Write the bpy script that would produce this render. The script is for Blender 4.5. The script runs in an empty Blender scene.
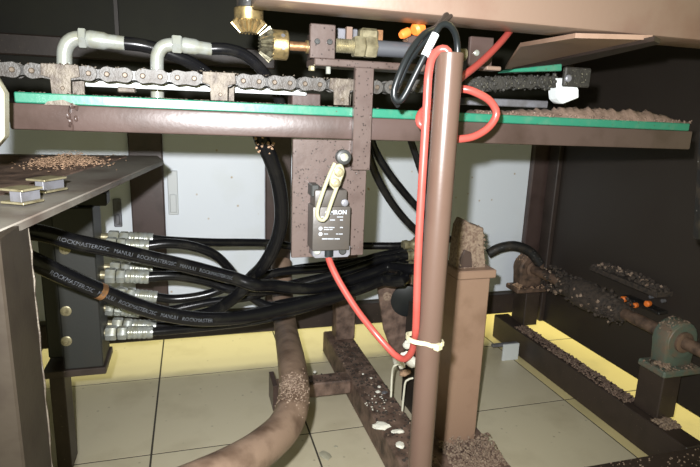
import bpy, bmesh, math, random
from mathutils import Vector, Matrix
random.seed(7)
C = bpy.context.scene.collection
S = bpy.context.scene
# ------------------------------------------------------------------ camera
F, CX, CY, EYE = 544.0, 350.0, 233.5, 0.66          # focal length in px, centre, eye height (m)
RX = Vector((0.96068334, -0.02857338, 0.27617219))  # rows: world axes in camera (right, down, forward)
RY = Vector((-0.27538107, -0.22486428, 0.93466643))
RZ = Vector((0.03539468, -0.97397106, -0.22389193))
CAM = Vector((0, 0, EYE))
cam = bpy.data.objects.new('camera', bpy.data.cameras.new('camera')); C.objects.link(cam)
cam.matrix_world = Matrix(((RX[0], -RX[1], -RX[2], 0), (RY[0], -RY[1], -RY[2], 0), (RZ[0], -RZ[1], -RZ[2], EYE), (0, 0, 0, 1)))
cam.data.sensor_width = 36.0; cam.data.lens = F / 700 * 36; cam.data.clip_start = 0.02
S.camera = cam
# ------------------------------------------------------------------ light
w = bpy.data.worlds.new('world'); S.world = w; w.use_nodes = True
w.node_tree.nodes['Background'].inputs[0].default_value = (1.0, 0.95, 0.50, 1)   # warm yellow workshop light
w.node_tree.nodes['Background'].inputs[1].default_value = 0.42
fl = bpy.data.lights.new('camera_flash', 'SPOT'); fl.energy = 67; fl.spot_size = math.radians(108); fl.spot_blend = 1.0; fl.color = (0.97, 0.98, 1.0); fl.shadow_soft_size = 0.007
flo = bpy.data.objects.new('camera_flash', fl); C.objects.link(flo); flo.matrix_world = Matrix.Translation((-0.03, 0.0, EYE + 0.036)) @ cam.matrix_world.to_3x3().to_4x4()
# the workshop's yellowish ceiling lamps, over the open floor behind and beside the machine
for i, (x, y, e) in enumerate(((0.3, 3.9, 112), (2.6, 1.3, 62))):
    al = bpy.data.lights.new('workshop_lamp', 'AREA'); al.shape = 'RECTANGLE'; al.size = 1.8; al.size_y = 1.6; al.energy = e; al.color = (1.0, 0.90, 0.42)
    ao = bpy.data.objects.new('workshop_lamp', al); C.objects.link(ao); ao.location = (x, y, 2.4)
S.view_settings.view_transform = 'Standard'; S.view_settings.look = 'None'
S.view_settings.exposure = 0.0; S.view_settings.gamma = 1.0; S.view_settings.use_curve_mapping = False
# ------------------------------------------------------------------ helpers
def at(px, py, X=None, Y=None, Z=None):
    """the world point on the plane X=, Y= or Z= that the photograph shows at a pixel"""
    v = Vector((px - CX, py - CY, F)); d = Vector((RX.dot(v), RY.dot(v), RZ.dot(v)))
    if X is not None: t = (X - CAM.x) / d.x
    elif Y is not None: t = (Y - CAM.y) / d.y
    else: t = (Z - CAM.z) / d.z
    return CAM + d * t
V = lambda *a: Vector(a)
def mat(name, col, rough=0.5, metal=0.0, dirt=None, dirt_amt=0.5, scale=30, speck=None, speck_amt=0.12, speck_scale=260, bump=0.15, bscale=200, spec=0.5, coat=0.0):
    m = bpy.data.materials.new(name); m.use_nodes = True
    nt = m.node_tree; N = nt.nodes; L = nt.links; b = N['Principled BSDF']
    b.inputs['Roughness'].default_value = rough; b.inputs['Metallic'].default_value = metal
    b.inputs['Specular IOR Level'].default_value = spec; b.inputs['Coat Weight'].default_value = coat; b.inputs['Coat Roughness'].default_value = 0.25
    tc = N.new('ShaderNodeTexCoord')
    out = None
    rgb = N.new('ShaderNodeRGB'); rgb.outputs[0].default_value = (*col, 1); out = rgb.outputs[0]
    def noise(sc, det=5):
        n = N.new('ShaderNodeTexNoise'); n.inputs['Scale'].default_value = sc; n.inputs['Detail'].default_value = det
        L.new(tc.outputs['Object'], n.inputs['Vector']); return n
    def ramp(src, a, b_):
        r = N.new('ShaderNodeMapRange'); r.inputs[1].default_value = a; r.inputs[2].default_value = b_
        L.new(src, r.inputs[0]); return r.outputs[0]
    def mix(f, a, c):
        x = N.new('ShaderNodeMix'); x.data_type = 'RGBA'
        L.new(f, x.inputs[0]); L.new(a, x.inputs[6]); x.inputs[7].default_value = (*c, 1); return x.outputs[2]
    if dirt:
        n = noise(scale); out = mix(ramp(n.outputs['Fac'], 0.62 - dirt_amt * 0.35, 0.82 - dirt_amt * 0.2), out, dirt)
    if speck:
        vo = N.new('ShaderNodeTexVoronoi'); vo.inputs['Scale'].default_value = speck_scale; L.new(tc.outputs['Object'], vo.inputs['Vector'])
        out = mix(ramp(vo.outputs['Distance'], speck_amt + 0.08, speck_amt), out, speck)
    L.new(out, b.inputs['Base Color'])
    if bump:
        n = noise(bscale, 3); bp = N.new('ShaderNodeBump'); bp.inputs['Strength'].default_value = bump; bp.inputs['Distance'].default_value = 0.001
        L.new(n.outputs['Fac'], bp.inputs['Height']); L.new(bp.outputs['Normal'], b.inputs['Normal'])
    return m
M = {}
BR = (0.070, 0.046, 0.040)
M['brown'] = mat('brown_paint', BR, 0.36, dirt=(0.042, 0.026, 0.021), dirt_amt=0.45, scale=25)
M['brown_speck'] = mat('brown_paint_oil_specks', (0.085, 0.061, 0.053), 0.35, dirt=(0.060, 0.040, 0.034), dirt_amt=0.35, scale=40, speck=(0.02, 0.012, 0.01), speck_amt=0.16, speck_scale=230)
M['brown_top'] = mat('brown_paint_rusty_smears', (0.20, 0.135, 0.10), 0.42, dirt=(0.17, 0.10, 0.072), dirt_amt=0.25, scale=14)
M['brown_dirty'] = mat('brown_paint_grimy', (0.19, 0.125, 0.095), 0.6, dirt=(0.05, 0.03, 0.022), dirt_amt=0.7, scale=45, speck=(0.16, 0.08, 0.05), speck_amt=0.12, speck_scale=180, bump=0.5)
M['brown_light'] = mat('light_brown_paint', (0.29, 0.185, 0.13), 0.45, dirt=(0.22, 0.135, 0.09), dirt_amt=0.3, scale=20)
M['brown_pipe'] = mat('worn_brown_pipe', (0.22, 0.15, 0.105), 0.5, dirt=(0.09, 0.055, 0.036), dirt_amt=0.55, scale=30, bump=0.4)
M['pipe_paint'] = mat('brown_pipe_paint', (0.090, 0.056, 0.042), 0.3, dirt=(0.075, 0.042, 0.03), dirt_amt=0.25, scale=14, bump=0.05)
M['shelf'] = mat('grey_brown_shelf', (0.17, 0.155, 0.135), 0.45, spec=0.4, dirt=(0.075, 0.055, 0.045), dirt_amt=0.4, scale=12)
M['brown_post'] = mat('mid_brown_paint', (0.030, 0.023, 0.016), 0.55, spec=0.25, dirt=(0.02, 0.014, 0.01), dirt_amt=0.4, scale=30)
M['brown_dark'] = mat('dark_brown_paint', (0.042, 0.029, 0.023), 0.5, dirt=(0.025, 0.017, 0.013), dirt_amt=0.5, scale=18, speck=(0.11, 0.085, 0.06), speck_amt=0.05, speck_scale=90)
M['panel_dark'] = mat('dark_panel_paint', (0.032, 0.025, 0.020), 0.55, dirt=(0.028, 0.02, 0.016), dirt_amt=0.5, scale=6, bump=0.05)
M['olive'] = mat('dark_olive_panel', (0.017, 0.017, 0.009), 0.7, spec=0.3, dirt=(0.009, 0.008, 0.006), dirt_amt=0.5, scale=4, bump=0.05)
M['white'] = mat('white_panel_paint', (0.74, 0.79, 0.84), 0.45, dirt=(0.66, 0.70, 0.70), dirt_amt=0.2, scale=5, bump=0.04, speck=(0.45, 0.33, 0.18), speck_amt=0.02, speck_scale=26)
M['white_plastic'] = mat('white_plastic', (0.60, 0.63, 0.63), 0.4, bump=0.05)
M['ivory'] = mat('ivory_plastic', (0.38, 0.36, 0.27), 0.45, bump=0.05)
M['grey_block'] = mat('dark_grey_steel', (0.026, 0.027, 0.025), 0.5, 0.1, dirt=(0.03, 0.028, 0.024), dirt_amt=0.4, scale=20)
M['steel'] = mat('zinc_steel', (0.40, 0.42, 0.39), 0.24, 0.45, dirt=(0.30, 0.29, 0.20), dirt_amt=0.4, scale=60)
M['steel_gold'] = mat('yellow_zinc_steel', (0.36, 0.32, 0.20), 0.4, 0.6, dirt=(0.17, 0.145, 0.085), dirt_amt=0.5, scale=120)
M['brass'] = mat('brass', (0.46, 0.34, 0.16), 0.34, 0.8, dirt=(0.17, 0.13, 0.07), dirt_amt=0.5, scale=150)
M['copper'] = mat('copper_toned_steel', (0.60, 0.32, 0.16), 0.36, 0.85, dirt=(0.30, 0.17, 0.09), dirt_amt=0.4, scale=120)
M['gear_dark'] = mat('oily_gear_steel', (0.26, 0.24, 0.17), 0.35, 0.8, dirt=(0.07, 0.06, 0.04), dirt_amt=0.6, scale=200)
M['iron'] = mat('bare_iron_grey', (0.19, 0.19, 0.21), 0.45, 0.4, dirt=(0.12, 0.115, 0.115), dirt_amt=0.4, scale=60)
M['grey_rod'] = mat('grey_rod', (0.10, 0.105, 0.115), 0.4, 0.3, bump=0.05)
M['chain'] = mat('greasy_chain_steel', (0.058, 0.054, 0.049), 0.5, 0.25, dirt=(0.032, 0.025, 0.019), dirt_amt=0.55, scale=130, bump=0.4, bscale=500)
M['chain_inner'] = mat('shaded_oily_inner_plate', (0.028, 0.026, 0.023), 0.4, 0.3, dirt=(0.012, 0.011, 0.009), dirt_amt=0.5, scale=130)  # greasy, with the shade between the outer links put into the colour
M['chain_pin'] = mat('chain_pin_rusty', (0.10, 0.078, 0.055), 0.5, 0.4, dirt=(0.06, 0.04, 0.026), dirt_amt=0.6, scale=250)
M['chain_dark'] = mat('chain_black_grease', (0.024, 0.022, 0.018), 0.65, 0.1, dirt=(0.012, 0.011, 0.009), dirt_amt=0.6, scale=120, speck=(0.20, 0.19, 0.13), speck_amt=0.10, speck_scale=300, bump=0.8, bscale=400)
M['attach'] = mat('rusty_greasy_plate', (0.12, 0.10, 0.075), 0.55, 0.2, dirt=(0.05, 0.036, 0.026), dirt_amt=0.75, scale=110, bump=0.7, bscale=400)
M['green'] = mat('green_plastic', (0.018, 0.155, 0.095), 0.38, dirt=(0.06, 0.17, 0.11), dirt_amt=0.35, scale=60, speck=(0.06, 0.05, 0.03), speck_amt=0.06, speck_scale=140)
M['rubber'] = mat('black_hose_rubber', (0.006, 0.006, 0.007), 0.24, dirt=(0.018, 0.017, 0.015), dirt_amt=0.25, scale=40, bump=0.12, bscale=120, spec=0.35)
M['black'] = mat('black_cable', (0.008, 0.010, 0.011), 0.35, bump=0.0, spec=0.4)
M['black_rough'] = mat('black_greasy', (0.010, 0.0095, 0.009), 0.6, speck=(0.3, 0.3, 0.28), speck_amt=0.05, speck_scale=120, dirt=(0.04, 0.03, 0.02), dirt_amt=0.4, scale=60, bump=0.6)
M['print'] = mat('white_print', (0.30, 0.32, 0.35), 0.6, bump=0)
M['hose_print'] = mat('grey_hose_print', (0.10, 0.108, 0.125), 0.6, dirt=(0.03, 0.03, 0.03), dirt_amt=0.5, scale=300, bump=0)
M['print_dark'] = mat('dark_print', (0.03, 0.03, 0.05), 0.6, bump=0)
M['red'] = mat('red_cable', (0.34, 0.058, 0.046), 0.36, dirt=(0.30, 0.042, 0.032), dirt_amt=0.3, scale=30, bump=0.03)
M['orange'] = mat('orange_plastic', (0.85, 0.20, 0.03), 0.5, bump=0.1)
M['tie'] = mat('cream_cable_tie', (0.44, 0.40, 0.26), 0.45, bump=0)
M['lever'] = mat('pale_yellow_zinc', (0.36, 0.34, 0.22), 0.4, 0.35, bump=0.1)
M['switch'] = mat('dark_switch_body', (0.055, 0.048, 0.042), 0.45, 0.1, dirt=(0.06, 0.05, 0.04), dirt_amt=0.4, scale=60)
M['sawdust'] = mat('sawdust', (0.42, 0.27, 0.17), 0.9, dirt=(0.20, 0.12, 0.075), dirt_amt=0.5, scale=200, bump=1.0, bscale=500)
M['grease'] = mat('grease_dust', (0.18, 0.12, 0.09), 0.85, dirt=(0.10, 0.064, 0.046), dirt_amt=0.5, scale=90, bump=1.0, bscale=400)
M['debris_light'] = mat('pale_debris', (0.27, 0.20, 0.145), 0.8, dirt=(0.12, 0.07, 0.05), dirt_amt=0.6, scale=200, bump=0.8)
M['debris_dark'] = mat('dark_debris', (0.055, 0.040, 0.030), 0.85, dirt=(0.022, 0.018, 0.015), dirt_amt=0.6, scale=120, bump=1.0)
M['flake'] = mat('white_flake', (0.82, 0.80, 0.70), 0.7, bump=0.4)
M['bearing'] = mat('green_bearing_paint', (0.095, 0.125, 0.10), 0.5, dirt=(0.17, 0.11, 0.075), dirt_amt=0.5, scale=45, bump=0.5)
M['rust'] = mat('rusty_shaft', (0.18, 0.115, 0.08), 0.6, 0.2, dirt=(0.05, 0.035, 0.028), dirt_amt=0.6, scale=50, bump=0.6)
M['tile'] = mat('beige_tile', (0.58, 0.52, 0.375), 0.42, dirt=(0.47, 0.41, 0.28), dirt_amt=0.4, scale=9, bump=0.03, speck=(0.3, 0.26, 0.18), speck_amt=0.015, speck_scale=28)
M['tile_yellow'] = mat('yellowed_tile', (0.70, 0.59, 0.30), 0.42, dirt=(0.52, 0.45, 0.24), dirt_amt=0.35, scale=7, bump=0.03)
M['grout'] = mat('dark_grout', (0.05, 0.042, 0.032), 0.9)
M['wire'] = mat('pale_wire', (0.66, 0.64, 0.52), 0.45, bump=0)

def origin_of(parent):
    o = Vector((0, 0, 0)); p = parent
    while p is not None: o += p.location; p = p.parent
    return o
def frame_from(d):
    d = d.normalized(); u = Vector((0, 0, 1)) if abs(d.z) < 0.9 else Vector((0, 1, 0))
    a = d.cross(u).normalized(); return a, a.cross(d).normalized()
def smooth_path(pts, step=0.006):
    pts = [Vector(p) for p in pts]; out = []
    P = [pts[0] * 2 - pts[1]] + pts + [pts[-1] * 2 - pts[-2]]
    for i in range(1, len(P) - 2):
        a, b, c, d = P[i - 1:i + 3]; n = max(2, int((c - b).length / step))
        for k in range(n):
            t = k / n
            out.append(0.5 * ((2 * b) + (c - a) * t + (2 * a - 5 * b + 4 * c - d) * t * t + (3 * b - a - 3 * c + d) * t ** 3))
    out.append(pts[-1]); return out
class MB:
    def __init__(s): s.v = []; s.f = []
    def add(s, vs, fs):
        n = len(s.v); s.v += [Vector(v) for v in vs]; s.f += [tuple(i + n for i in f) for f in fs]; return s
    def hexa(s, p):   # bottom 4 (ccw from above), top 4
        return s.add(p, [(3, 2, 1, 0), (4, 5, 6, 7), (0, 1, 5, 4), (1, 2, 6, 5), (2, 3, 7, 6), (3, 0, 4, 7)])
    def box(s, a, b):
        (x0, y0, z0), (x1, y1, z1) = a, b
        x0, x1 = sorted((x0, x1)); y0, y1 = sorted((y0, y1)); z0, z1 = sorted((z0, z1))
        return s.hexa([(x0, y0, z0), (x1, y0, z0), (x1, y1, z0), (x0, y1, z0), (x0, y0, z1), (x1, y0, z1), (x1, y1, z1), (x0, y1, z1)])
    def cbox(s, c, sz, rz=0.0, ry=0.0, rx=0.0):
        R = Matrix.Rotation(rz, 3, 'Z') @ Matrix.Rotation(ry, 3, 'Y') @ Matrix.Rotation(rx, 3, 'X'); c = Vector(c); h = Vector(sz) / 2
        q = [(-1, -1, -1), (1, -1, -1), (1, 1, -1), (-1, 1, -1), (-1, -1, 1), (1, -1, 1), (1, 1, 1), (-1, 1, 1)]
        return s.hexa([c + R @ Vector((a * h.x, b * h.y, d * h.z)) for a, b, d in q])
    def lathe(s, p0, d, prof, n=18, cap=True):   # prof: (distance along d, radius)
        p0 = Vector(p0); d = Vector(d).normalized(); a, b = frame_from(d); vs = []; fs = []
        for t, r in prof:
            for k in range(n):
                an = 2 * math.pi * k / n; vs.append(p0 + d * t + (a * math.cos(an) + b * math.sin(an)) * r)
        for i in range(len(prof) - 1):
            for k in range(n):
                k2 = (k + 1) % n; fs.append((i * n + k, i * n + k2, (i + 1) * n + k2, (i + 1) * n + k))
        if cap:
            fs.append(tuple(reversed(range(n)))); fs.append(tuple(range((len(prof) - 1) * n, len(prof) * n)))
        return s.add(vs, fs)
    def cyl(s, p0, p1, r, r1=None, n=18):
        p0, p1 = Vector(p0), Vector(p1); return s.lathe(p0, p1 - p0, [(0, r), ((p1 - p0).length, r if r1 is None else r1)], n)
    def tube(s, pts, r, n=12, step=0.006, raw=False, wob=0.0):
        P = pts if raw else smooth_path(pts, step); vs = []; fs = []
        t = (P[1] - P[0]).normalized(); a, b = frame_from(t)
        for i, p in enumerate(P):
            t2 = ((P[min(i + 1, len(P) - 1)] - P[max(i - 1, 0)])).normalized()
            a = (a - t2 * a.dot(t2)).normalized(); b = a.cross(t2)
            rr = (r(i / (len(P) - 1)) if callable(r) else r) * (1 + wob * random.uniform(-1, 1))
            for k in range(n):
                an = 2 * math.pi * k / n; vs.append(p + (a * math.cos(an) + b * math.sin(an)) * rr)
        for i in range(len(P) - 1):
            for k in range(n):
                k2 = (k + 1) % n; fs.append((i * n + k, (i + 1) * n + k, (i + 1) * n + k2, i * n + k2))
        fs.append(tuple(range(n))); fs.append(tuple(reversed(range((len(P) - 1) * n, len(P) * n))))
        return s.add(vs, fs)
    def prism(s, poly, o, ux, uy, d):   # closed 2D outline in plane (ux,uy) at o, extruded by vector d
        o, ux, uy, d = Vector(o), Vector(ux), Vector(uy), Vector(d); n = len(poly)
        vs = [o + ux * x + uy * y for x, y in poly]; vs += [v + d for v in vs]
        fs = [tuple(range(n)), tuple(reversed(range(n, 2 * n)))] + [(i, i + n, (i + 1) % n + n, (i + 1) % n) for i in range(n)]
        return s.add(vs, fs)
    def blob(s, c, r, sc=(1, 1, 1), jit=0.3, sub=1):
        bm = bmesh.new(); bmesh.ops.create_icosphere(bm, subdivisions=sub, radius=1)
        R = Matrix.Rotation(random.random() * 6.28, 3, 'Z'); vs = []
        for v in bm.verts:
            k = 1 + random.uniform(-jit, jit); q = R @ Vector((v.co.x * sc[0], v.co.y * sc[1], v.co.z * sc[2])); vs.append(Vector(c) + q * r * k)
        fs = [tuple(v.index for v in f.verts) for f in bm.faces]; bm.free(); return s.add(vs, fs)
    def build(s, name, m, parent=None, bev=0.0, smooth=35, seg=1):
        o = origin_of(parent) if parent is not None else None
        if o is None:
            xs = [v.x for v in s.v]; ys = [v.y for v in s.v]; zs = [v.z for v in s.v]
            o = Vector(((min(xs) + max(xs)) / 2, (min(ys) + max(ys)) / 2, min(zs)))
        me = bpy.data.meshes.new(name); me.from_pydata([v - o for v in s.v], [], s.f)
        bm = bmesh.new(); bm.from_mesh(me); bmesh.ops.recalc_face_normals(bm, faces=bm.faces)
        if bev:
            ed = [e for e in bm.edges if len(e.link_faces) == 2 and e.calc_face_angle(0) > 0.6]
            bmesh.ops.bevel(bm, geom=ed, offset=bev, segments=seg, affect='EDGES', profile=0.5)
        bm.to_mesh(me); bm.free()
        if smooth:
            for p in me.polygons: p.use_smooth = True
            me.set_sharp_from_angle(angle=math.radians(smooth))
        me.materials.append(M[m]); ob = bpy.data.objects.new(name, me); C.objects.link(ob)
        if parent is not None: ob.parent = parent
        else: ob.location = o
        return ob
def tag(o, label, cat, group=None, kind=None):
    o['label'] = label
    if cat: o['category'] = cat
    if group: o['group'] = group
    if kind: o['kind'] = kind
    return o
def thing(name, loc, label, cat, group=None):
    o = bpy.data.objects.new(name, None); o.empty_display_size = 0.02; C.objects.link(o); o.location = loc
    return tag(o, label, cat, group)
def struct(o):
    o['kind'] = 'structure'; return o
def box(a, b): return MB().box(a, b)
def hexnut(mb, p, d, r, h):
    return mb.lathe(p, d, [(0, r * 0.9), (h * 0.12, r), (h * 0.88, r), (h, r * 0.9)], 6)
def text_on(name, txt, size, m, parent, fn, bold=0.0):
    """flat lettering; fn maps (along, up) to a world point just proud of the surface it is printed on"""
    cu = bpy.data.curves.new(name, 'FONT'); cu.body = txt; cu.size = size; cu.resolution_u = 2; cu.offset = bold
    ob = bpy.data.objects.new(name, cu); me = bpy.data.meshes.new_from_object(ob); o = origin_of(parent)
    for v in me.vertices: v.co = fn(v.co.x, v.co.y) - o
    me.materials.clear(); me.materials.append(M[m]); bpy.data.objects.remove(ob)
    r = bpy.data.objects.new(name, me); C.objects.link(r); r.parent = parent; return r

# ================================================================== the setting
TX0, TY0, T = -0.09, 0.985, 0.31
fl_ = struct(box((-1.0, 0.2, -0.02), (2.45, 3.2, -0.0007)).build('floor', 'grout', smooth=0))
tile_me = {}
for i in range(-3, 8):
    for j in range(-2, 7):
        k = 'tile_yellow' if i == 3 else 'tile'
        x, y = TX0 + i * T, TY0 + j * T
        if k not in tile_me:
            o = box((x + 0.0019, y + 0.0019, -0.006), (x + T - 0.0019, y + T - 0.0019, 0)).build('tile', k, fl_, smooth=0)
            tile_me[k] = (o, x, y); continue
        o0, xa, ya = tile_me[k]
        o = o0.copy(); C.objects.link(o); o.parent = fl_; o.location = o0.location + Vector((x - xa, y - ya, 0))
YB = 1.38
ceil = struct(box((-0.5, 0.62, 0.98), (1.06, 1.45, 1.0)).build('ceiling', 'olive', smooth=0))
wl = struct(box((-0.5, 0.62, 0.05), (-0.48, 1.45, 0.98)).build('wall_left', 'panel_dark', smooth=0))
zt = 0.604
wb = struct(box((-0.48, YB, zt), (1.0, YB + 0.015, 0.98)).build('wall_back', 'olive', smooth=0))
box((-0.48, YB - 0.03, 0.075), (1.0, YB + 0.01, 0.135)).build('bottom_rail', 'brown_dark', wb, bev=0.003)
cols = [(-0.137, -0.068), (0.18, 0.238), (0.62, 0.66), (0.945, 1.0)]
for a, b in cols: box((a - .003, YB - 0.022, 0.135), (b + .003, YB + 0.01, zt + 0.02)).build('frame_post', 'brown', wb, bev=0.003)
pans = [(-0.48, -0.139), (-0.066, 0.178), (0.24, 0.618), (0.662, 0.943)]
pp = [box((a, YB - 0.006, 0.137), (b, YB + 0.006, zt)).build('panel', 'white', wb, bev=0.002) for a, b in pans]
for pnl, x, z in ((pp[1], 0.0, 0.0), (pp[0], 0.0, 0.0)):
    a, b = (at(167, 170, Y=YB), at(179, 214, Y=YB)) if pnl is pp[1] else (at(113, 198, Y=YB), at(123, 226, Y=YB))
    y = YB - 0.006; mz = (a.z + b.z) / 2
    l = box((a.x, y - 0.006, b.z), (b.x, y, a.z)).build('latch', 'white_plastic' if pnl is pp[1] else 'iron', pnl, bev=0.002)
    l['label'] = 'white recessed latch plate' if pnl is pp[1] else 'grey latch plate'
    # third level: the latch is a child of the panel; its paddle is modelled in the same piece
    q = box((a.x + 0.004, y - 0.010, b.z + 0.006), (b.x - 0.004, y - 0.001, mz - 0.003)).build('latch_paddle', 'white_plastic' if pnl is pp[1] else 'iron', pnl, bev=0.002)
bmz = (at(60, 58, Y=YB).z, at(60, 37, Y=YB).z)
box((-0.48, YB - 0.02, bmz[0]), (0.2, YB, bmz[1])).build('cross_rail', 'brown_dark', wb, bev=0.003)
box((at(117, 20, Y=YB).x - 0.004, YB - 0.012, bmz[1]), (at(117, 20, Y=YB).x + 0.004, YB, 0.97)).build('panel_seam', 'panel_dark', wb)
wr = struct(box((1.0, 0.60, 0.06), (1.012, YB + 0.02, 0.98)).build('wall_right', 'panel_dark', smooth=0))
box((0.985, YB - 0.075, 0.06), (1.0, YB - 0.03, 0.98)).build('corner_strip', 'brown_dark', wr, bev=0.002)

# ================================================================== big frame members
t = thing('upper_beam', (0.45, 0.54, 0.745), 'large brown painted box beam across the top right above the chain', 'beam')
MB().hexa([(0.06, .516, .751), (1.0, .516, .7475), (1.0, .575, .7475), (0.06, .575, .751), (0.06, .516, .86), (1.0, .516, .86), (1.0, .575, .86), (0.06, .575, .86)]).build('beam', 'brown_top', t, bev=0.003, seg=2)
t = thing('side_arm', at(560, 60, Z=.7425), 'brown flat arm under the top beam running back above the dark chain end', 'arm')
q = [at(x, y, Z=.7425) for x, y in ((505, 69), (520, 47), (575, 38), (652, 40), (648, 43), (600, 52), (560, 60), (516, 69))]
MB().prism([(p.x, p.y) for p in q], (0, 0, .7425), (1, 0, 0), (0, 1, 0), (0, 0, .0050)).build('arm_plate', 'brown_light', t)
q = [at(x, y, Z=.739) for x, y in ((512, 70), (560, 60), (600, 52), (654, 41), (660, 44), (600, 58), (560, 67), (514, 74))]
MB().prism([(p.x, p.y) for p in q], (0, 0, .739), (1, 0, 0), (0, 1, 0), (0, 0, .005)).build('arm_edge', 'brown_dark', t)
# guide rail
RF = 0.57
t = thing('guide_rail', (0.24, RF + .015, 0.625), 'brown square tube rail with a green strip on top crossing the whole view', 'rail')
def railbox(x0, x1, zo0, zo1, y0, y1):  # the rail's levels fall slightly to the right
    z = lambda x: -0.0075 * (x + 0.154) / 0.783
    return MB().hexa([V(x0, y0, zo0 + z(x0)), V(x1, y0, zo0 + z(x1)), V(x1, y1, zo0 + z(x1)), V(x0, y1, zo0 + z(x0)), V(x0, y0, zo1 + z(x0)), V(x1, y0, zo1 + z(x1)), V(x1, y1, zo1 + z(x1)), V(x0, y1, zo1 + z(x0))])
railbox(-0.158, 0.63, .6305, .6545, RF, RF + .03).build('tube', 'brown', t, bev=0.002, seg=2)
railbox(-0.152, 0.622, .6545, .664, RF - .001, RF + .022).build('guide_strip', 'green', t, bev=0.001)['label'] = 'green plastic guide strip'
MB().hexa([V(-.128, .5685, .6535), V(-.1, .5685, .6535), V(-.1, .571, .6535), V(-.128, .571, .6535), V(-.125, .5685, .6565), V(-.112, .5685, .6585), V(-.112, .571, .6585), V(-.125, .571, .6565)]).build('weld_bead', 'attach', t)
w_ = MB()
for k in range(9): w_.blob((-.1045 + random.uniform(-.004, .004), RF, .634 + k * .0025), .0035, (1, .4, 1), .3)
w_.build('weld_seam', 'brown', t, smooth=60)

# ---- front pipe with its tie
pt, pb = at(450, 53, Y=.46), at(420, 467, Y=.46)
px = pt.x
t = thing('conduit_pipe', (px, .46, 0), 'upright brown round pipe in front of the rail with a cream tie', 'pipe')
MB().lathe((px, .46, 0), (0, 0, 1), [(0, .0122), (pt.z - .0006, .0122), (pt.z, .0116), (pt.z, .0098), (pt.z - .03, .0098)], 28).build('pipe', 'pipe_paint', t)
# ---- left post and shelf
t = thing('corner_post', (-.15, .41, 0), 'brown steel corner post with a rough cut edge at the left edge', 'post')
box((-.20, .376, 0), (-.1165, .440, .574)).build('post', 'brown_post', t, bev=0.0015)
e = MB()
P_ = [V(-.1165, .4395, .02 + k * .011) for k in range(51)]
e.tube([p + V(random.uniform(-.0006, .0006), random.uniform(-.0006, .001), 0) for p in P_], .0008, 5, raw=True).build('cut_edge', 'attach', t)
shz = .575
t = thing('shelf_plate', (-.2, .66, .567), 'slanting grey brown steel shelf plate at the left running back under the rail', 'shelf')
MB().prism([(-.36, .377), (-.1235, .377), (-.040, .862), (-.052, .935), (-.29, .935)], (0, 0, shz - .007), (1, 0, 0), (0, 1, 0), (0, 0, .007)).build('plate', 'shelf', t, bev=0.001)
MB().prism([(-.36, .377), (-.19, .377), (-.095, .90), (-.27, .90)], (0, 0, shz), (1, 0, 0), (0, 1, 0), (0, 0, .0015)).build('wear_plate', 'brown_dirty', t)
# ---- floor frames
t = thing('floor_frame', (.37, 1.05, 0), 'grimy brown floor frame with stub arm and short upright in the middle', 'frame')
box((.335, .66, 0.0), (.405, 1.36, .06)).build('long_beam', 'brown_dirty', t, bev=0.003)
box((.165, 1.078, 0.026), (.335, 1.122, .06)).build('stub_arm', 'brown_dirty', t, bev=0.003)
a = at(335, 330, Y=1.30); b = at(354, 330, Y=1.30)
box((a.x, 1.29, .06), (b.x, 1.335, .30)).build('upright', 'brown_dirty', t, bev=0.003)
box((.155, 1.066, .012), (.166, 1.134, .072)).build('end_plate', 'brown', t, bev=0.001)
t = thing('side_beam', (.888, 1.05, 0), 'dark brown floor beam on the right carrying both bearing posts', 'beam')
box((.865, .68, 0), (.912, 1.36, .07)).build('beam', 'brown_dark', t, bev=0.002)
box((.885, .77, .07), (.93, .832, .168)).build('near_post', 'brown_dark', t, bev=0.002)
box((.900, 1.262, .07), (.945, 1.325, .168)).build('far_post', 'brown_dark', t, bev=0.002)
t = thing('cross_beam', (.8, .64, 0), 'dark beam along the bottom right edge sprinkled with grit', 'beam')
box((.56, .60, 0), (1.0, .679, .07)).build('beam', 'brown_dark', t, bev=0.002)
g = MB()
for k in range(130): g.blob((random.uniform(.58, .99), random.uniform(.63, .677), .0705), random.uniform(.0007, .002), jit=.4)
o = g.build('grit', 'debris_light', t, smooth=0); o['kind'] = 'stuff'
# front block post
a = at(452, 430, Y=.85); b = at(483, 430, Y=.85); top = at(470, 272, Y=.85).z
t = thing('block_post', (.48, .88, 0), 'square brown post right of the pipe topped with a dirty clamp block', 'post')
ax, bx_ = at(454, 330, Y=.85).x, at(486, 330, Y=.85).x
box((ax, .85, .02), (bx_, .91, top - .012)).build('post', 'brown_light', t, bev=0.003)
box((ax - .004, .842, top - .012), (bx_ + .006, .918, top + .004)).build('cap_plate', 'brown_light', t, bev=0.002)
box((ax - .045, .76, 0.0), (bx_ + .03, .95, .022)).build('foot_plate', 'brown_dirty', t, bev=0.002)
q0, q1 = at(457, 268, Y=.86), at(487, 268, Y=.86)
ph = at(470, 222, Y=.86).z
MB().prism([(q0.x, top), (q1.x, top), (q1.x - .009, ph - .045), (q1.x - .013, ph - .012), (q0.x + .020, ph - .003), (q0.x + .010, ph + .004), (q0.x + .003, ph - .01), (q0.x + .001, ph - .035)], (0, .862, 0), (1, 0, 0), (0, 0, 1), (0, .035, 0)).build('clamp_block', 'debris_light', t, bev=0.002)
MB().prism([(0, 0), (.026, 0), (.022, .028), (.008, .034), (.002, .02)], (q0.x + .004, .858, top + .006), (1, 0, 0), (0, 0, 1), (0, .006, 0)).build('clamp_lug', 'brown', t, bev=0.001)
g = MB()
for k in range(150):
    u = random.random() ** 1.6; x = random.uniform(q0.x + .002, q1.x + .002 - .012 * u)
    z = top + .004 + (ph - top - .012) * u; g.blob((x, .86 + random.uniform(-.002, .03), z), random.uniform(.001, .0032), jit=.4)
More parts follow.
